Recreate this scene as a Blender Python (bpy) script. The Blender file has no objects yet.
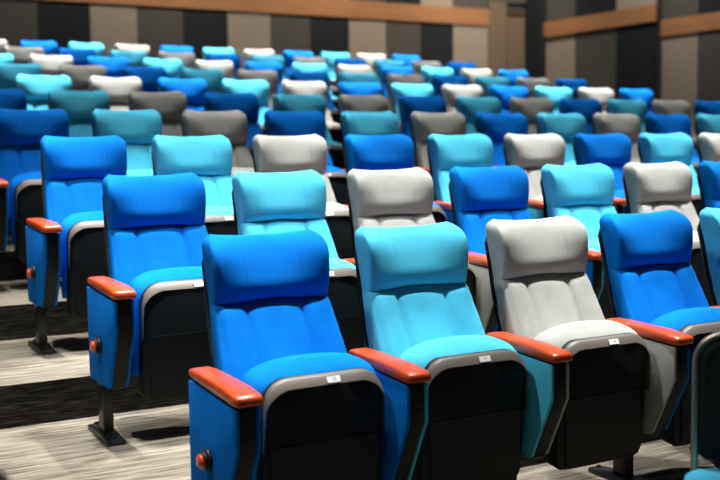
import bpy, bmesh, math, random
from mathutils import Vector, Matrix
random.seed(7)
S = bpy.context.scene
COL = S.collection

# ------------------------------------------------------------------ measures
PITCH, ROWD, RISE, QF = 0.57, 1.0722, 0.1756, 0.9514   # seat pitch, row depth, row rise, riser in front of the seats
NROW, NSEAT = 10, 13
ROW_DX = {0: -0.016, 1: -0.022, 2: -0.015, 3: -0.02, 4: -0.02, 9: -0.15, 6: 0.03, 7: 0.02}
CAM = (-1.4599, -3.1905, 1.2872)
YAW, PIT, ROLL, FPX = 0.51907, -0.08561, -0.01251, 1061.07

# ------------------------------------------------------------------ materials
def mat(name, base, rough=0.6, spec=0.5, metal=0.0, sheen=0.0, coat=0.0):
    m = bpy.data.materials.new(name); m.use_nodes = True
    b = m.node_tree.nodes['Principled BSDF']
    b.inputs['Base Color'].default_value = (*base, 1)
    b.inputs['Roughness'].default_value = rough
    b.inputs['Specular IOR Level'].default_value = spec
    b.inputs['Metallic'].default_value = metal
    b.inputs['Sheen Weight'].default_value = sheen
    b.inputs['Coat Weight'].default_value = coat
    return m

def nd(m, t, **k):
    n = m.node_tree.nodes.new(t)
    for a, v in k.items(): setattr(n, a, v)
    return n

def lk(m, a, b): m.node_tree.links.new(a, b)

def ramp(m, fac, stops):
    r = nd(m, 'ShaderNodeValToRGB')
    e = r.color_ramp.elements
    while len(e) < len(stops): e.new(0.5)
    for q, (p, c) in zip(e, stops):
        q.position = p; q.color = (*c, 1)
    lk(m, fac, r.inputs['Fac'])
    return r

def fabric(name, base):
    m = mat(name, base, 0.9, 0.08)
    b = m.node_tree.nodes['Principled BSDF']
    tc = nd(m, 'ShaderNodeTexCoord')
    n1 = nd(m, 'ShaderNodeTexNoise'); n1.inputs['Scale'].default_value = 9; n1.inputs['Detail'].default_value = 2
    lk(m, tc.outputs['Object'], n1.inputs['Vector'])
    lo = tuple(c * 0.9 for c in base); hi = tuple(min(1, c * 1.07) for c in base)
    r = ramp(m, n1.outputs['Fac'], [(0.35, lo), (0.65, hi)])
    lk(m, r.outputs['Color'], b.inputs['Base Color'])
    n2 = nd(m, 'ShaderNodeTexNoise'); n2.inputs['Scale'].default_value = 420; n2.inputs['Detail'].default_value = 1
    lk(m, tc.outputs['Object'], n2.inputs['Vector'])
    bp = nd(m, 'ShaderNodeBump'); bp.inputs['Strength'].default_value = 0.25; bp.inputs['Distance'].default_value = 0.001
    lk(m, n2.outputs['Fac'], bp.inputs['Height']); lk(m, bp.outputs['Normal'], b.inputs['Normal'])
    return m

FAB = {'B': fabric('bright_blue_fabric', (0.0, 0.165, 0.62)),
       'C': fabric('light_cyan_fabric', (0.085, 0.56, 0.80)),
       'G': fabric('warm_grey_fabric', (0.385, 0.395, 0.37))}
BLACK = mat('black_plastic', (0.006, 0.010, 0.012), 0.5, 0.25)
def grain_plastic(m):
    b = m.node_tree.nodes['Principled BSDF']
    tc = nd(m, 'ShaderNodeTexCoord'); n = nd(m, 'ShaderNodeTexNoise'); n.inputs['Scale'].default_value = 300
    lk(m, tc.outputs['Object'], n.inputs['Vector'])
    bp = nd(m, 'ShaderNodeBump'); bp.inputs['Strength'].default_value = 0.1; bp.inputs['Distance'].default_value = 0.001
    lk(m, n.outputs['Fac'], bp.inputs['Height']); lk(m, bp.outputs['Normal'], b.inputs['Normal'])
grain_plastic(BLACK)
RIM = mat('toplit_plastic_rim', (0.105, 0.092, 0.078), 0.5, 0.5)  # paler tone paints in the top light caught by the black plastic lip
grain_plastic(RIM)
IRON = mat('black_painted_steel', (0.012, 0.013, 0.014), 0.35, 0.5)
CHROME = mat('chrome', (0.75, 0.72, 0.68), 0.22, 0.5, metal=1.0)
BRONZE = mat('polished_dark_metal', (0.62, 0.55, 0.47), 0.4, 0.5, metal=1.0)
WHITE = mat('white_label', (0.85, 0.85, 0.83), 0.5)
INK = mat('grey_ink', (0.12, 0.16, 0.2), 0.6)
LENS = mat('red_lens', (0.65, 0.07, 0.02), 0.2, 0.5, coat=0.6)
BLKFAB = fabric('black_upholstery', (0.014, 0.020, 0.022))

WOOD = mat('red_varnished_wood', (0.5, 0.07, 0.015), 0.32, 0.5, coat=0.2)
def wood_nodes(m, c0, c1, scale):
    b = m.node_tree.nodes['Principled BSDF']
    tc = nd(m, 'ShaderNodeTexCoord'); mp = nd(m, 'ShaderNodeMapping'); mp.inputs['Scale'].default_value = scale
    n = nd(m, 'ShaderNodeTexNoise'); n.inputs['Scale'].default_value = 4; n.inputs['Detail'].default_value = 4
    lk(m, tc.outputs['Object'], mp.inputs['Vector']); lk(m, mp.outputs['Vector'], n.inputs['Vector'])
    r = ramp(m, n.outputs['Fac'], [(0.3, c0), (0.7, c1)]); lk(m, r.outputs['Color'], b.inputs['Base Color'])
wood_nodes(WOOD, (0.38, 0.032, 0.006), (0.58, 0.078, 0.012), (14, 2, 14))

BAND = mat('oak_wall_band', (0.3, 0.15, 0.07), 0.5, 0.3)
wood_nodes(BAND, (0.27, 0.125, 0.055), (0.36, 0.18, 0.085), (0.6, 0.6, 12))
DOORW = mat('brown_door_wood', (0.2, 0.12, 0.07), 0.55, 0.3)
wood_nodes(DOORW, (0.13, 0.095, 0.065), (0.17, 0.125, 0.085), (6, 6, 0.5))

def panel_mat(name, base):
    m = mat(name, base, 0.9, 0.1)
    b = m.node_tree.nodes['Principled BSDF']
    tc = nd(m, 'ShaderNodeTexCoord'); n = nd(m, 'ShaderNodeTexNoise'); n.inputs['Scale'].default_value = 60; n.inputs['Detail'].default_value = 3
    lk(m, tc.outputs['Object'], n.inputs['Vector'])
    r = ramp(m, n.outputs['Fac'], [(0.3, tuple(c*0.92 for c in base)), (0.7, tuple(c*1.08 for c in base))])
    lk(m, r.outputs['Color'], b.inputs['Base Color'])
    return m
PAN = {'beige': panel_mat('beige_acoustic_fabric', (0.27, 0.235, 0.195)),
       'grey': panel_mat('grey_acoustic_fabric', (0.075, 0.072, 0.066)),
       'black': panel_mat('charcoal_acoustic_fabric', (0.017, 0.021, 0.024)),
       'plain': panel_mat('dark_wall_paint', (0.05, 0.05, 0.05)),
       'ceil': panel_mat('ceiling_paint', (0.12, 0.12, 0.12))}

def carpet():
    m = mat('streaked_carpet', (0.3, 0.28, 0.25), 0.95, 0.05)
    b = m.node_tree.nodes['Principled BSDF']
    tc = nd(m, 'ShaderNodeTexCoord')
    mp = nd(m, 'ShaderNodeMapping'); mp.inputs['Scale'].default_value = (3.0, 26, 26)
    lk(m, tc.outputs['Object'], mp.inputs['Vector'])
    n = nd(m, 'ShaderNodeTexNoise'); n.inputs['Scale'].default_value = 1.6; n.inputs['Detail'].default_value = 5; n.inputs['Roughness'].default_value = 0.62
    lk(m, mp.outputs['Vector'], n.inputs['Vector'])
    r = ramp(m, n.outputs['Fac'], [(0.30, (0.045, 0.038, 0.030)), (0.42, (0.098, 0.086, 0.067)), (0.56, (0.155, 0.138, 0.110)), (0.72, (0.21, 0.187, 0.150))])
    # carpet tiles: each a little lighter or darker
    br = nd(m, 'ShaderNodeTexBrick'); br.offset = 0.5
    br.inputs['Scale'].default_value = 1.0; br.inputs['Brick Width'].default_value = 1.0; br.inputs['Row Height'].default_value = 0.25
    br.inputs['Mortar Size'].default_value = 0.0
    br.inputs['Color1'].default_value = (0.78, 0.78, 0.78, 1); br.inputs['Color2'].default_value = (1.08, 1.08, 1.08, 1)
    lk(m, tc.outputs['Object'], br.inputs['Vector'])
    mx = nd(m, 'ShaderNodeMix', data_type='RGBA', blend_type='MULTIPLY'); mx.inputs[0].default_value = 1
    lk(m, r.outputs['Color'], mx.inputs[6]); lk(m, br.outputs['Color'], mx.inputs[7])
    lk(m, mx.outputs[2], b.inputs['Base Color'])
    n3 = nd(m, 'ShaderNodeTexNoise'); n3.inputs['Scale'].default_value = 180
    lk(m, tc.outputs['Object'], n3.inputs['Vector'])
    bp = nd(m, 'ShaderNodeBump'); bp.inputs['Strength'].default_value = 0.5; bp.inputs['Distance'].default_value = 0.004
    lk(m, n3.outputs['Fac'], bp.inputs['Height']); lk(m, bp.outputs['Normal'], b.inputs['Normal'])
    return m
CARPET = carpet()

def riser_carpet():
    m = mat('shaded_riser_carpet', (0.03, 0.03, 0.03), 0.95, 0.05)  # tread carpet with the shade of the step face put into its colour
    b = m.node_tree.nodes['Principled BSDF']
    tc = nd(m, 'ShaderNodeTexCoord')
    mp = nd(m, 'ShaderNodeMapping'); mp.inputs['Scale'].default_value = (6, 22, 85)
    lk(m, tc.outputs['Object'], mp.inputs['Vector'])
    n = nd(m, 'ShaderNodeTexNoise'); n.inputs['Scale'].default_value = 1.8; n.inputs['Detail'].default_value = 4
    lk(m, mp.outputs['Vector'], n.inputs['Vector'])
    r = ramp(m, n.outputs['Fac'], [(0.38, (0.018, 0.018, 0.018)), (0.56, (0.050, 0.048, 0.044)), (0.75, (0.14, 0.132, 0.118))])
    lk(m, r.outputs['Color'], b.inputs['Base Color'])
    return m
RISER = riser_carpet()

# ------------------------------------------------------------------ mesh helpers
def finish(bm, name, mats, smooth=True, angle=40):
    bmesh.ops.recalc_face_normals(bm, faces=bm.faces)
    me = bpy.data.meshes.new(name)
    bm.to_mesh(me); bm.free()
    for m in (mats if isinstance(mats, (list, tuple)) else [mats]): me.materials.append(m)
    if smooth:
        me.polygons.foreach_set('use_smooth', [True] * len(me.polygons))
        me.set_sharp_from_angle(angle=math.radians(angle))
    return me

def loft(bm, rings, cap=True):
    """rings: lists of points with equal counts, joined into a closed skin"""
    vs = [[bm.verts.new(p) for p in r] for r in rings]
    n = len(vs[0])
    for a, b in zip(vs, vs[1:]):
        for i in range(n):
            bm.faces.new((a[i], a[(i+1) % n], b[(i+1) % n], b[i]))
    if cap:
        bm.faces.new(vs[0]); bm.faces.new(vs[-1])
    return vs

def box(bm, x0, x1, y0, y1, z0, z1, mi=0):
    v = [bm.verts.new(p) for p in [(x0,y0,z0),(x1,y0,z0),(x1,y1,z0),(x0,y1,z0),(x0,y0,z1),(x1,y0,z1),(x1,y1,z1),(x0,y1,z1)]]
    fs = [(0,3,2,1),(4,5,6,7),(0,1,5,4),(1,2,6,5),(2,3,7,6),(3,0,4,7)]
    out = []
    for f in fs:
        q = bm.faces.new([v[i] for i in f]); q.material_index = mi; out.append(q)
    return out

def bevel(bm, w, seg=2):
    bmesh.ops.bevel(bm, geom=[e for e in bm.edges if e.calc_face_angle(0) > 0.5], offset=w, segments=seg, affect='EDGES', profile=0.5)

def prism(pts, axis, a0, a1, bw=0, seg=2):
    """polygon pts (in the other two axes) swept from a0 to a1 along the axis"""
    bm = bmesh.new()
    def P(p, a): return (a, p[0], p[1]) if axis == 'x' else ((p[0], a, p[1]) if axis == 'y' else (p[0], p[1], a))
    loft(bm, [[P(p, a0) for p in pts], [P(p, a1) for p in pts]])
    bmesh.ops.recalc_face_normals(bm, faces=bm.faces)
    if bw: bevel(bm, bw, seg)
    return bm

def cyl(bm, p0, p1, r0, r1=None, n=20, mi=0):
    p0, p1 = Vector(p0), Vector(p1); d = (p1 - p0).normalized()
    a = d.orthogonal().normalized(); b = d.cross(a); r1 = r0 if r1 is None else r1
    rings = [[p + (a*math.cos(t)+b*math.sin(t))*r for t in [2*math.pi*i/n for i in range(n)]] for p, r in ((p0, r0), (p1, r1))]
    k = len(bm.faces); loft(bm, rings)
    bm.faces.ensure_lookup_table()
    for f in bm.faces[k:]: f.material_index = mi

def tube(bm, pts, r, n=12):
    rings = []
    pts = [Vector(p) for p in pts]; up = None
    for i, p in enumerate(pts):
        d = (pts[min(i+1, len(pts)-1)] - pts[max(i-1, 0)]).normalized()
        a = d.orthogonal().normalized() if up is None else (up - d*up.dot(d)).normalized()
        up = a; b = d.cross(a)
        rings.append([p + (a*math.cos(t)+b*math.sin(t))*r for t in [2*math.pi*k/n for k in range(n)]])
    loft(bm, rings)

def link(name, me, parent=None, kind=None):
    o = bpy.data.objects.new(name, me); COL.objects.link(o)
    if parent: o.parent = parent
    if kind: o['kind'] = kind
    return o

def lerp(tab, z):
    if z <= tab[0][0]: return tab[0][1]
    for (a, u), (b, w) in zip(tab, tab[1:]):
        if z <= b:
            t = (z-a)/(b-a); t = t*t*(3-2*t)*0.5 + t*0.5
            return u + (w-u)*t
    return tab[-1][1]

# ------------------------------------------------------------------ chair meshes (origin on the floor, facing -y)
def section(z_at, w, yf_at, yb, nx=36, ex=5.0, grooves=(-0.098, 0.098), gd=0.004, gw=0.007, edge=0.02):
    """closed ring: front run left->right, back run right->left; rounded ends"""
    front, back = [], []
    for k in range(nx+1):
        s = -1 + 2*k/nx
        s = math.copysign(1-(1-abs(s))**1.35, s)
        x = s*w
        rd = edge*(1-max(0.0, 1-abs(s)**ex*1.0)**0.5)       # rounding near the ends
        g = sum(gd*math.exp(-((x-gx)/gw)**2) for gx in grooves)
        front.append((x, yf_at(s)+rd+g, z_at(s)))
    for k in range(nx-1, 0, -1):
        s = -1 + 2*k/nx
        x = s*w
        rd = edge*(1-max(0.0, 1-abs(s)**ex)**0.5)
        back.append((x, yb-rd, z_at(s)))
    return front + back

def headrest_mesh(m):
    cen = [(0.797,-0.090),(0.815,-0.104),(0.835,-0.115),(0.855,-0.116),(0.88,-0.109),(0.91,-0.097),(0.94,-0.083),(0.97,-0.067),(0.99,-0.054),(1.0,-0.045),(1.010,-0.034)]
    sid = [(0.797,-0.119),(0.82,-0.125),(0.86,-0.131),(0.90,-0.134),(0.94,-0.133),(0.965,-0.123),(0.985,-0.104),(1.0,-0.078),(1.010,-0.050)]
    rear = [(0.797,-0.038),(0.85,-0.030),(0.90,-0.016),(0.95,0.002),(0.985,0.012),(1.000,0.009),(1.010,-0.004)]
    bm = bmesh.new(); rings = []
    zs = [0.797,0.803,0.812,0.825,0.84,0.86,0.88,0.90,0.92,0.94,0.955,0.968,0.980,0.990,0.997,1.003,1.007,1.010]
    for z in zs:
        top = max(0.0, (z-0.960)/0.050)
        bot = max(0.0, (0.82-z)/0.023)
        w = 0.202 + 0.004*math.sin((z-0.8)/0.22*math.pi) - 0.022*top**3.5 - 0.0*bot
        def yf(s, z=z, top=top, bot=bot):
            a = abs(s)**1.8
            return lerp(cen, z)*(1-a) + lerp(sid, z)*a + 0.008*bot**2*(1-abs(s)**4)
        yb = lerp(rear, z)
        lift = 0.010*max(0.0, (z-0.88)/0.13)
        rings.append(section(lambda s, z=z, l=lift: z + l*abs(s)**3 + 0.010*bot*(1-abs(s)**2), w, yf, yb, nx=64, ex=12, gd=0.0022, gw=0.0045, edge=0.026))
    # close the crown
    last = rings[-1]; pass
    rings.append([tuple(Vector(p).lerp(Vector((p[0]*0.96, -0.018, p[2]+0.003)), 0.55)) for p in last])
    loft(bm, rings)
    return finish(bm, 'headrest', m, angle=60)

def backrest_mesh(m):
    cen = [(0.40,-0.262),(0.50,-0.240),(0.60,-0.204),(0.68,-0.163),(0.75,-0.128),(0.79,-0.108),(0.805,-0.096)]
    rear = REAR
    bm = bmesh.new(); rings = []
    for z in [0.40,0.44,0.48,0.52,0.56,0.60,0.64,0.68,0.71,0.74,0.765,0.78,0.79,0.798,0.803]:
        k = max(0.0, (z-0.775)/0.03)
        w = 0.226 - 0.023*max(0, (z-0.55)/0.25)**1.3
        wing = 0.026
        def yf(s, z=z, k=k, wing=wing):
            q = (abs(s)*w) if abs(s)*w < 0.098 else (abs(s)*w-0.148)*1.96
            mid = 0.010*(1-(q/0.098)**4) if abs(q) < 0.098 else 0     # each column padded
            return lerp(cen, z) - wing*abs(s)**2.6 - mid + 0.014*k**2*(1-abs(s)**4)
        yb = lerp(rear, z)
        # scalloped top of the three columns
        def za(s, z=z, k=k):
            x = s*0.22
            return z + (0.006*k)*(1-(x/0.098)**2 if abs(x) < 0.098 else 0)
        rings.append(section(za, w, yf, yb, nx=64, ex=12, gd=0.003, gw=0.005, edge=0.026))
    loft(bm, rings)
    return finish(bm, 'backrest', m, angle=60)

REAR = [(0.30,-0.20),(0.40,-0.188),(0.50,-0.158),(0.60,-0.120),(0.70,-0.077),(0.803,-0.038),(0.85,-0.030),(0.90,-0.016),(0.95,0.002),(0.985,0.012)]

def shell_mesh():
    bm = bmesh.new(); rings = []
    for z in [0.36,0.38,0.45,0.55,0.65,0.75,0.85,0.93,0.965,0.975]:
        k = max(0, (z-0.93)/0.045)
        w = 0.224 - 0.024*(z-0.4)/0.5 - 0.03*k**2
        yf = lambda s, z=z: lerp(REAR, z) - 0.004
        yb = lerp(REAR, z) + 0.042 - 0.016*k
        rings.append(section(lambda s, z=z: z, w, yf, yb, nx=16, grooves=(), edge=0.012))
    loft(bm, rings)
    return finish(bm, 'back_shell', BLACK, angle=45)

def cushion_mesh(m):
    bm = bmesh.new(); rings = []
    for z in [0.26,0.29,0.36,0.46,0.54,0.575,0.60,0.618,0.632,0.643,0.650,0.654]:
        t = max(0.0, (z-0.555)/0.099)
        w = 0.216 - 0.075*t**4
        f = -0.400 + 0.07*t**2.6 + 0.16*max(0, 0.5-z)
        bk = -0.225 - 0.045*t**3
        def yf(s, f=f, t=t): return f + 0.01*abs(s)**3
        rings.append(section(lambda s, z=z: z - 0.008*abs(s)**2, w, yf, bk, nx=24, grooves=(), edge=0.03, ex=4))
    loft(bm, rings)
    return finish(bm, 'seat_cushion', m, angle=70)

def pan_outline(w, zb, zt, rt, rb, n=8):
    pts = []
    for cx, cz, r, a0 in ((w-rb, zb+rb, rb, -90), (w-rt, zt-rt, rt, 0), (-w+rt, zt-rt, rt, 90), (-w+rb, zb+rb, rb, 180)):
        for k in range(n+1):
            a = math.radians(a0 + 90*k/n)
            pts.append((cx + r*math.cos(a), cz + r*math.sin(a)))
    return pts

def lean(z): return 0.055*(0.6-z)*1.0 + (0.012 if z < 0.415 else 0)

def pan_mesh():
    """moulded shell under the tipped-up seat: sides, outer plate with crease"""
    bm = bmesh.new()
    specs = [(0.207,0.155,0.612,0.085,-0.335),(0.210,0.150,0.616,0.088,-0.385),(0.205,0.155,0.609,0.084,-0.402)]
    rings = []
    for w, zb, zt, rt, y in specs:
        rings.append([(x*(1-0.10*max(0,0.45-z)), y+0.10*(0.6-z)*(0.6), z) for x, z in pan_outline(w, zb, zt, rt, 0.05)])
    rings.append([(p[0]*0.90, p[1]-0.012, 0.395+(p[2]-0.395)*0.90) for p in rings[-1]])
    loft(bm, rings)
    # lower stiffening plate with its upper edge showing as a crease
    b2 = [(-0.172,0.17),(0.172,0.17),(0.190,0.40),(0.184,0.413),(-0.184,0.413),(-0.190,0.40)]
    r2 = [[(x, -0.404+0.06*(0.6-z), z) for x, z in b2], [(x*0.985, -0.418+0.06*(0.6-z), z*0.99+0.003) for x, z in b2]]
    loft(bm, r2)
    return finish(bm, 'seat_pan', BLACK, angle=35)

def rim_mesh():
    """lip round the upper edge of the pan, facing up and forward"""
    bm = bmesh.new()
    path = []
    w, rt, zt = 0.207, 0.088, 0.612
    pl = [(-w, 0.40)] + [(-w+rt-rt*math.cos(a), zt-rt+rt*math.sin(a)) for a in [math.radians(90*k/8) for k in range(9)]]
    pl += [(-x, z) for x, z in reversed(pl)]
    rings = []
    for i, (x, z) in enumerate(pl):
        a = Vector(pl[max(i-1,0)]); b = Vector(pl[min(i+1,len(pl)-1)]); t = (b-a).normalized(); n = Vector((-t.y, t.x))
        yo = 0.06*(0.6-z)
        k = 1.0 if z > 0.60 else max(0.06, (z-0.50)/0.10)  # narrows down the sides, where the painted top light fades
        def pt(o, y): return (x + n.x*o, y+yo, z + n.y*o)
        rings.append([pt(-0.008+0.011*k, -0.380), pt(-0.008+0.012*k, -0.396), pt(-0.003*k, -0.408), pt(-0.026*k, -0.420), pt(-0.029*k, -0.413), pt(-0.010, -0.372)])
    loft(bm, rings)
    return finish(bm, 'seat_rim', RIM, angle=50)

def text_mesh(txt, size):
    cu = bpy.data.curves.new('t', 'FONT'); cu.body = txt; cu.size = size; cu.align_x = 'CENTER'; cu.align_y = 'CENTER'
    o = bpy.data.objects.new('t', cu); COL.objects.link(o)
    me = bpy.data.meshes.new_from_object(o)
    bpy.data.objects.remove(o)
    return me

def number_mesh(txt):
    bm = bmesh.new()
    box(bm, -0.022, 0.022, -0.0012, 0.0015, -0.0095, 0.0095)
    me = text_mesh(txt, 0.016)
    k = len(bm.faces)
    bm.from_mesh(me); bm.faces.ensure_lookup_table(); bm.verts.ensure_lookup_table()
    tv = set()
    for f in bm.faces[k:]:
        f.material_index = 1
        for v in f.verts: tv.add(v)
    for v in tv:
        x, y, z = v.co; v.co = (x, -0.0018, y)
    return finish(bm, 'number_label', [WHITE, INK], smooth=False)

# arm pedestal, centred on x = 0
ARM_POLY = [(-0.150,0.590),(-0.516,0.570),(-0.516,0.452),(-0.412,0.238),(-0.392,0.228),(-0.165,0.228),(-0.150,0.245)]
def core_mesh():
    p = [(-0.165,0.598),(-0.512,0.578),(-0.514,0.450),(-0.408,0.232),(-0.388,0.222),(-0.175,0.222)]
    bm = prism(p, 'x', -0.026, 0.026, 0.004)
    # card slot line under the armrest front
    box(bm, -0.016, 0.016, -0.5155, -0.503, 0.556, 0.560)
    return finish(bm, 'arm_pedestal', BLACK, angle=35)
def panel_mesh(m, sgn):
    a, b = (0.0262, 0.0385) if sgn > 0 else (-0.0385, -0.0262)
    bm = prism(ARM_POLY, 'x', a, b, 0.004, 3)
    return finish(bm, 'side_panel', m, angle=35)
def armrest_mesh():
    bm = bmesh.new(); rings = []
    st = [(-0.534,0.034,0.584,0.600),(-0.530,0.0395,0.580,0.607),(-0.51,0.0425,0.578,0.611),(-0.44,0.0435,0.584,0.620),(-0.34,0.0425,0.589,0.624),(-0.24,0.040,0.594,0.627),(-0.165,0.036,0.598,0.627),(-0.148,0.034,0.600,0.624),(-0.143,0.028,0.604,0.618)]
    for y, w, z0, z1 in st:
        r = 0.008
        rings.append([(-w+r*.6,y,z0),(w-r*.6,y,z0),(w,y,z0+r*.6),(w,y,z1-r),(w-r*.4,y,z1-r*.35),(w-r*1.3,y,z1),(-w+r*1.3,y,z1),(-w+r*.4,y,z1-r*.35),(-w,y,z1-r),(-w,y,z0+r*.6)])
    loft(bm, rings)
    return finish(bm, 'armrest', WOOD, angle=50)
def leg_mesh():
    bm = bmesh.new()
    p = [(-0.262,0.02),(-0.188,0.02),(-0.188,0.26),(-0.262,0.26)]
    b = prism(p, 'x', -0.021, 0.021, 0.006)
    return finish(b, 'leg', IRON, angle=35)
def foot_mesh():
    bm = bmesh.new(); rings = []
    for y, w, h in [(-0.372,0.024,0.010),(-0.366,0.031,0.018),(-0.34,0.034,0.022),(-0.25,0.034,0.032),(-0.19,0.034,0.032),(-0.09,0.033,0.022),(-0.062,0.030,0.018),(-0.055,0.024,0.010)]:
        rings.append([(-w,y,0),(w,y,0),(w,y,h*.7),(w-.006,y,h),(-w+.006,y,h),(-w,y,h*.7)])
    loft(bm, rings)
    cyl(bm, (0,-0.335,0.018), (0,-0.335,0.030), 0.011, 0.009, 10)
    cyl(bm, (0,-0.09,0.018), (0,-0.09,0.030), 0.011, 0.009, 10)
    return finish(bm, 'foot_plate', IRON, angle=35)
def hinge_mesh(side):
    bm = bmesh.new()
    for s in (side,):
        a, b = sorted((s*0.0386, s*0.052))
        cyl(bm, (a, -0.30, 0.335), (b, -0.30, 0.335), 0.032, n=18)
        cyl(bm, (s*0.052, -0.318, 0.345), (s*0.057, -0.318, 0.345), 0.006, n=10, mi=1)
        cyl(bm, (s*0.052, -0.306, 0.315), (s*0.057, -0.306, 0.315), 0.006, n=10, mi=1)
    return finish(bm, 'seat_hinge', [BLACK, CHROME], angle=35)
def light_housing():
    bm = bmesh.new()
    cyl(bm, (-0.0386,-0.305,0.380), (-0.048,-0.305,0.380), 0.035, 0.033, 24)
    cyl(bm, (-0.048,-0.305,0.380), (-0.059,-0.305,0.378), 0.031, 0.027, 24)
    return finish(bm, 'aisle_light', BLACK, angle=35)
def lens_mesh():
    bm = bmesh.new(); n = 20; rings = []
    for dx, r in ((0.0, 0.0235), (0.006, 0.0225), (0.012, 0.017), (0.015, 0.006)):
        rings.append([(-0.0593-dx, -0.305+r*math.cos(2*math.pi*k/n), 0.378+r*math.sin(2*math.pi*k/n)) for k in range(n)])
    loft(bm, rings)
    return finish(bm, 'lens', LENS, angle=60)

M = {}
for c in 'BCG':
    M['head'+c] = headrest_mesh(FAB[c]); M['back'+c] = backrest_mesh(FAB[c]); M['cush'+c] = cushion_mesh(FAB[c])
    M['pl'+c] = panel_mesh(FAB[c], -1); M['pr'+c] = panel_mesh(FAB[c], 1)
M['shell'] = shell_mesh(); M['pan'] = pan_mesh(); M['rim'] = rim_mesh(); M['core'] = core_mesh()
M['arm'] = armrest_mesh(); M['leg'] = leg_mesh(); M['foot'] = foot_mesh(); M['hl'] = hinge_mesh(-1); M['hr'] = hinge_mesh(1)
M['house'] = light_housing(); M['lens'] = lens_mesh()
NUM = [number_mesh(str(18 - i)) for i in range(NSEAT)]

# ------------------------------------------------------------------ chairs
COLN = {'B': 'bright blue', 'C': 'light cyan', 'G': 'warm grey'}
ORD = ['first','second','third','fourth','fifth','sixth','seventh','eighth','ninth','tenth','eleventh','twelfth','thirteenth']
ROWN = ['front row','second row','third row','fourth row','fifth row','sixth row','seventh row','eighth row','ninth row','back row by the wall']
FIRST = [0,0,0,0,0,1,1,1,2,2]                   # leftmost chair in frame
LASTC = [4,6,8,10,12,12,12,12,12,12]            # rightmost chair in frame

def part(name, me, parent, loc=None, label=None):
    o = link(name, me, parent)
    if loc: o.location = loc
    if label: o['label'] = label
    return o

def pedestal(root, x, cl, cr, aisle=False):
    c = part('arm_pedestal', M['core'], root, (x, 0, 0))
    if cl: part('side_panel', M['pl'+cl], c, label=COLN[cl]+' fabric side panel')
    if cr: part('side_panel', M['pr'+cr], c, label=COLN[cr]+' fabric side panel')
    part('armrest', M['arm'], c, label='red varnished wooden armrest')
    if not aisle: part('seat_hinge', M['hl'], c)
    part('seat_hinge', M['hr'], c)
    l = part('leg', M['leg'], root, (x, 0, 0))
    part('foot_plate', M['foot'], l)
    if aisle:
        a = part('aisle_light', M['house'], root, (x, 0, 0))
        part('lens', M['lens'], a, label='round red lens')

def label_for(r, i):
    c = COLN['BCG'[i % 3]]
    n, last = FIRST[r], LASTC[r]
    row = ROWN[r]
    base = f'{c} tip-up chair'
    if r <= 3:
        if i == 0: return f'{base} at the left aisle end of the {row}'
        if r == 0 and i == last: return f'{base} at the right photo edge in the {row}'
        return f'{base}, {ORD[i]} from the left aisle in the {row}'
    if r == 9: row = 'back row'
    if i == 12: return f'{base} at the right aisle end of the {row}'
    k = 12 - i
    if k < 6: return f'{base}, {ORD[k]} from the right end of the {row}'
    if i == n: return f'{base} at the left photo edge in the {row}'
    return f'{base}, {ORD[i-n]} from the left photo edge in the {row}'

def make_chair(r, i, left_arm):
    c = 'BCG'[i % 3]
    root = bpy.data.objects.new('auditorium_chair', None); COL.objects.link(root)
    root.location = (i*{0: 0.561, 1: 0.568, 9: 0.5655}.get(r, PITCH) + ROW_DX.get(r, 0), r*ROWD, r*RISE)
    root['label'] = label_for(r, i); root['category'] = 'chair'; root['group'] = 'tip-up auditorium chairs in stepped rows'
    bo = (-0.008, 0, 0)
    part('headrest', M['head'+c], root, bo); part('backrest', M['back'+c], root, bo); part('back_shell', M['shell'], root, bo)
    cu = part('seat_cushion', M['cush'+c], root, (0.012, -0.004, 0))
    p = part('seat_pan', M['pan'], root, (0.018, -0.006, 0))
    part('seat_rim', M['rim'], p, label='plastic lip of the seat pan, top light painted in')
    n = part('number_label', NUM[i], p, (0.022, -0.4175, 0.5995), label='small white seat number label')
    n.rotation_euler.x = math.radians(-28)
    nxt = 'BCG'[(i+1) % 3] if i < 12 else None
    h = PITCH/2 if r else 0.2805
    if left_arm: pedestal(root, -h, 'BCG'[(i-1) % 3] if i else c, c, aisle=(i == 0))
    pedestal(root, h, c, nxt or c)
    return root

for r in range(NROW):
    for i in range(FIRST[r], LASTC[r]+1):
        make_chair(r, i, i == FIRST[r])

# ------------------------------------------------------------------ setting
XL, XR, YB, YF, ZC = -5.0, 9.8, 10.8, -5.0, 5.6
bm = bmesh.new()
prof = [(YF, 0.0)]
for r in range(1, NROW):
    y = r*ROWD - QF
    prof += [(y, (r-1)*RISE), (y, r*RISE)]
prof += [(YB+0.1, (NROW-1)*RISE)]
va = [bm.verts.new((XL, y, z)) for y, z in prof]; vb = [bm.verts.new((XR+0.3, y, z)) for y, z in prof]
for k in range(len(prof)-1):
    f = bm.faces.new((va[k], vb[k], vb[k+1], va[k+1]))
    f.material_index = 1 if abs(prof[k][0]-prof[k+1][0]) < 1e-6 else 0
# solid underside
lo = [bm.verts.new(p) for p in ((XL,YF,-0.2),(XR+0.3,YF,-0.2),(XR+0.3,YB+0.1,-0.2),(XL,YB+0.1,-0.2))]
bm.faces.new(lo)
bm.faces.new([lo[0], lo[3]] + list(reversed(va))); bm.faces.new([lo[1]] + vb + [lo[2]])
bm.faces.new((lo[0], va[0], vb[0], lo[1])); bm.faces.new((lo[3], lo[2], vb[-1], va[-1]))
link('floor', finish(bm, 'floor', [CARPET, RISER], smooth=False), kind='structure')

def struct(name, boxes, mats):
    bm = bmesh.new()
    for b in boxes: box(bm, *b[:6], b[6] if len(b) > 6 else 0)
    return link(name, finish(bm, name, mats, smooth=False), kind='structure')

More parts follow.
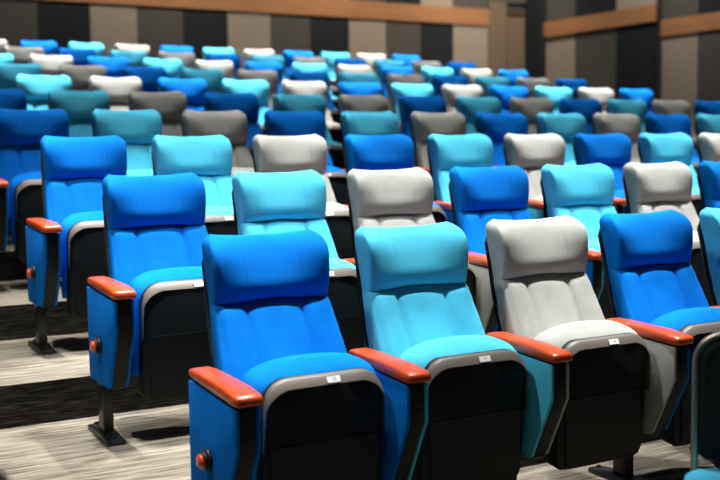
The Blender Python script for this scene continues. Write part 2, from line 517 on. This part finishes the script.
PM = [PAN['beige'], PAN['grey'], PAN['black'], PAN['plain'], BAND, DOORW]
BE, GR, BK, PL, BN, DW = range(6)
# back wall: fabric panels under and above a wooden band
ZB0, ZB1 = 3.235, 3.49
xs = [(-5.0,-1.0,BE),(-1.0,0.05,BK),(0.05,1.05,BE),(1.05,2.02,GR),(2.02,2.46,BK)]
def sight(px, py):
    f = Vector((math.sin(YAW)*math.cos(PIT), math.cos(YAW)*math.cos(PIT), math.sin(PIT)))
    r = f.cross(Vector((0, 0, 1))).normalized(); u = r.cross(f)
    c, t = math.cos(ROLL), math.sin(ROLL)
    return f + (r*c + u*t)*((px-360)/FPX) + (u*c - r*t)*((240-py)/FPX)
def bx(px):
    d = sight(px, 35)
    return CAM[0] + d.x*(YB-CAM[1])/d.y
cuts = [(-230,-180,BK),(-180,-125,BE),(-125,-70,GR),(-70,-12,BK),(-12,-2,BE),(-2,38,GR),(38,90,BK),(90,137,BE),(137,183,GR),(183,227,BK),(227,270,BE),(270,310,GR),(310,348,BK),(348,385,BE),(385,420,GR),(420,452,BK),(452,487,BE)]
low, up = [], []
for a, b, c in cuts:
    x0, x1 = bx(a), bx(b)
    low.append((x0+0.004, x1-0.004, YB-0.03, YB, 1.5, ZB0, c))
    cu = {BE: GR, GR: BK, BK: BE}[c]
    up.append((x0+0.004, x1-0.004, YB-0.03, YB, ZB1, ZC, cu))
struct('wall_back', [(XL-0.1, XR+0.3, YB, YB+0.1, 0, ZC, PL)] + low + up, PM)
x487, x505, x522 = bx(487), bx(505), bx(523)
struct('trim_1', [(XL, x487, YB-0.055, YB-0.0305, ZB0, ZB1, BN)], PM)
struct('trim_2', [(x487+0.005, x505, YB-0.05, YB-0.0005, 1.6, 3.62, DW), (x487+0.005, x522+0.1, YB-0.045, YB-0.0005, 3.625, ZC, GR)], PM)
struct('door_1', [(x505+0.02, x522, YB-0.045, YB-0.0005, 1.6, 3.48, DW)], PM)
struct('trim_3', [(x505+0.01, x522, YB-0.065, YB-0.0455, 3.42, 3.50, BN)], [PAN['plain']]*4+[mat('dark_door_head', (0.06,0.035,0.02), 0.5)]+[DOORW])
# dark corner column
struct('wall_corner', [(bx(523), XR-0.001, YB-0.45, YB-0.07, 1.5, ZC, BK)], PM)
# right wall, first section
def sy(px, X):
    d = sight(px, 45)
    return CAM[1] + d.y*(X-CAM[0])/d.x
Y1 = sy(655.5, XR)
w1 = [(XR, XR+0.3, Y1, YB, 0, ZC, PL)]
for a, b, c in ((534,575,BE),(575,616,GR),(616,655.5,BK)):
    y1, y0 = sy(a, XR-0.03), sy(b, XR-0.03)
    y1 = min(y1, YB-0.46)
    w1.append((XR-0.03, XR, y0+0.004, y1-0.004, 1.0, 3.045, c))
    w1.append((XR-0.03, XR, y0+0.004, y1-0.004, 3.27, ZC, {BE: GR, GR: BK, BK: BE}[c] if c != BE else GR))
struct('wall_right', w1, PM)
struct('trim_4', [(XR-0.07, XR-0.0305, sy(655.5, XR-0.05), sy(540, XR-0.05), 3.04, 3.275, BN)], PM)
X2 = XR+0.15
w2 = [(X2, X2+0.15, YF, Y1-0.002, 0, ZC, PL)]
y = None
for a, b, c in ((640,698,BE),(698,733,GR),(733,775,BK),(775,830,BE),(830,890,GR),(890,960,BK)):
    y1, y0 = sy(a, X2-0.03), sy(b, X2-0.03)
    y1 = min(y1, Y1-0.004)
    w2.append((X2-0.03, X2, y0+0.004, y1-0.004, 0.8, 2.83, c))
    w2.append((X2-0.03, X2, y0+0.004, y1-0.004, 3.06, ZC, {BE: GR, GR: BK, BK: BE}[c]))
struct('wall_right_front', w2, PM)
struct('trim_5', [(X2-0.06, X2-0.0305, YF+0.1, Y1-0.004, 2.83, 3.06, BN)], PM)
struct('wall_left', [(XL-0.1, XL, YF, YB, 0, ZC, PL)], PM)
struct('wall_front', [(XL-0.1, XR+0.3, YF-0.1, YF, 0, ZC, PL)], PM)
struct('ceiling', [(XL-0.1, XR+0.3, YF-0.1, YB+0.1, ZC, ZC+0.1)], [PAN['ceil']])

# ------------------------------------------------------------------ foreground metal-framed chairs
def stack_chair(loc, rz, label, seatc):
    root = bpy.data.objects.new('stacking_chair', None); COL.objects.link(root)
    root.location = loc; root.rotation_euler.z = rz
    root['label'] = label; root['category'] = 'chair'
    # padded back (faces -y)
    bm = bmesh.new(); rings = []
    def outline(w, zb, zt, r, y, n=6):
        return [(x, y + 0.10*(z-0.5), z) for x, z in pan_outline(w*1.02, zb, zt+0.004, r, 0.03, n)]
    for w, zb, zt, r, y in [(0.190,0.53,0.822,0.055,0.022),(0.202,0.52,0.834,0.06,0.015),(0.204,0.518,0.836,0.062,0.0),(0.198,0.524,0.830,0.058,-0.014),(0.186,0.535,0.818,0.05,-0.020),(0.178,0.543,0.810,0.045,-0.018),(0.170,0.55,0.802,0.04,-0.024),(0.12,0.58,0.77,0.03,-0.028)]:
        rings.append(outline(w, zb, zt, r, y))
    loft(bm, rings)
    link('backrest', finish(bm, 'backrest', BLKFAB, angle=50), root)
    # tubular back frame
    bm = bmesh.new()
    w, r, zt = 0.216, 0.072, 0.850
    pl = [(-w, 0.02), (-w, 0.47)] + [(-w+r-r*math.cos(a), zt-r+r*math.sin(a)) for a in [math.radians(90*k/8) for k in range(9)]]
    pl += [(-x, z) for x, z in reversed(pl)]
    tube(bm, [(x, (0.10*(z-0.5) if z > 0.47 else 0.05*(0.47-z)/0.45-0.003), z) for x, z in pl], 0.0095, 12)
    link('back_frame', finish(bm, 'back_frame', BRONZE, angle=60), root)
    bm = bmesh.new(); rings = []
    for z, k in ((0.430,0.9),(0.435,0.97),(0.45,1.0),(0.48,1.0),(0.498,0.98),(0.508,0.93),(0.512,0.7)):
        rings.append([(x*k, -0.24 + y*k, z) for x, y in pan_outline(0.235, -0.21, 0.225, 0.06, 0.05, 6)])
    loft(bm, rings)
    sc = link('seat_cushion', finish(bm, 'seat_cushion', seatc, angle=60), root)
    for s in (-1, 1):
        bm = bmesh.new()
        tube(bm, [(s*0.216, 0.0, 0.44), (s*0.216, -0.20, 0.425), (s*0.216, -0.40, 0.42), (s*0.216, -0.435, 0.40), (s*0.216, -0.445, 0.36), (s*0.216, -0.46, 0.01)], 0.0095, 12)
        link('leg', finish(bm, 'leg', BRONZE, angle=60), root)
    return root

CH1 = stack_chair((0.70, -1.50, 0), math.radians(-52), 'black padded metal-framed chair with cyan seat at the bottom right photo corner', FAB['C'])
CH1.scale.z = 0.955
CH2 = stack_chair((-1.376, -1.650, 0), math.radians(-12), 'black padded metal-framed chair peeking in at the bottom left photo corner', BLKFAB)

# ------------------------------------------------------------------ lights
def spot(name, loc, aim, power, angle, blend=0.4, size=0.12, col=(1, 0.98, 0.95)):
    l = bpy.data.lights.new(name, 'SPOT'); l.energy = power; l.spot_size = math.radians(angle); l.spot_blend = blend
    l.shadow_soft_size = size; l.color = col
    o = bpy.data.objects.new(name, l); COL.objects.link(o); o.location = loc
    o.rotation_euler = (Vector(aim)-Vector(loc)).to_track_quat('-Z', 'Y').to_euler()
    return o
def strip(name, loc, aim, power, sx, sy_, spread=60, col=(1, 0.97, 0.93)):
    l = bpy.data.lights.new(name, 'AREA'); l.shape = 'RECTANGLE'; l.size = sx; l.size_y = sy_; l.energy = power; l.spread = math.radians(spread); l.color = col
    o = bpy.data.objects.new(name, l); COL.objects.link(o); o.location = loc
    d = (Vector(aim)-Vector(loc)).normalized()
    z = -d; x = Vector((1, 0, 0)); y = z.cross(x).normalized(); x = y.cross(z)
    o.rotation_euler = Matrix((x, y, z)).transposed().to_euler()
    return o

# downlights over the front rows
for r in (0, 1, 2):
    for x in (-0.9, 0.6, 2.1, 3.6, 5.1, 6.6):
        y = r*ROWD
        spot('ceiling_downlight', (x+0.6, y+0.06, 5.3), (x, y-0.12, r*RISE+0.8), 1550, 33, 0.6, 0.05)
# strip lamps over alternate rows further back; weak fill strips added over others
for r, p in ((3, 34), (4, 22), (5, 125), (6, 30), (7, 130), (8, 45), (9, 120)):
    strip('ceiling_strip', (3.6, r*ROWD+0.35, 5.3), (3.6, r*ROWD-0.02, r*RISE+1.0), p, 9.5, 0.10, 22)
# aisle light on the left and soft fill areas added without any fixture
spot('aisle_downlight', (-2.4, 0.4, 5.3), (-0.3, 0.6, 0.4), 460, 60, 0.6, 0.15)
strip('fill_light', (2.0, 1.0, 5.5), (2.0, 1.5, 0), 10, 9, 8, 170)
strip('fill_light', (3.0, -3.5, 4.8), (3.5, 2.5, 1.0), 5, 6, 2, 140)
strip('fill_light', (4.0, 6.5, 5.5), (4.0, 6.5, 0), 45, 9, 6, 170)
# warm wall wash on the back wall
for x in (2.6, 5.0, 7.0, 8.8):
    spot('wall_downlight', (x, 9.6, 5.3), (x, 10.8, 2.7), 300, 100, 0.8, 0.1, (1, 0.86, 0.70))
spot('wall_downlight', (8.7, 7.2, 5.3), (9.8, 8.6, 2.6), 380, 110, 0.8, 0.1, (1, 0.92, 0.82))

w = bpy.data.worlds.new('world'); S.world = w; w.use_nodes = True
w.node_tree.nodes['Background'].inputs[0].default_value = (0.006, 0.006, 0.007, 1)

# ------------------------------------------------------------------ camera
f = Vector((math.sin(YAW)*math.cos(PIT), math.cos(YAW)*math.cos(PIT), math.sin(PIT)))
rr = f.cross(Vector((0, 0, 1))).normalized(); uu = rr.cross(f)
cr, sr = math.cos(ROLL), math.sin(ROLL)
rx = rr*cr + uu*sr; ux = uu*cr - rr*sr
cam = bpy.data.cameras.new('camera'); co = bpy.data.objects.new('camera', cam); COL.objects.link(co)
co.matrix_world = Matrix.Translation(CAM) @ Matrix((rx, ux, -f)).transposed().to_4x4()
cam.sensor_width = 36; cam.lens = FPX/720*36
cam.dof.use_dof = True; cam.dof.focus_distance = 3.9; cam.dof.aperture_fstop = 2.2
cam.clip_start = 0.05
S.camera = co
S.view_settings.view_transform = 'Standard'; S.view_settings.look = 'None'
S.view_settings.exposure = 0.0; S.view_settings.gamma = 1
try: S.view_settings.use_curve_mapping = False
except Exception: pass
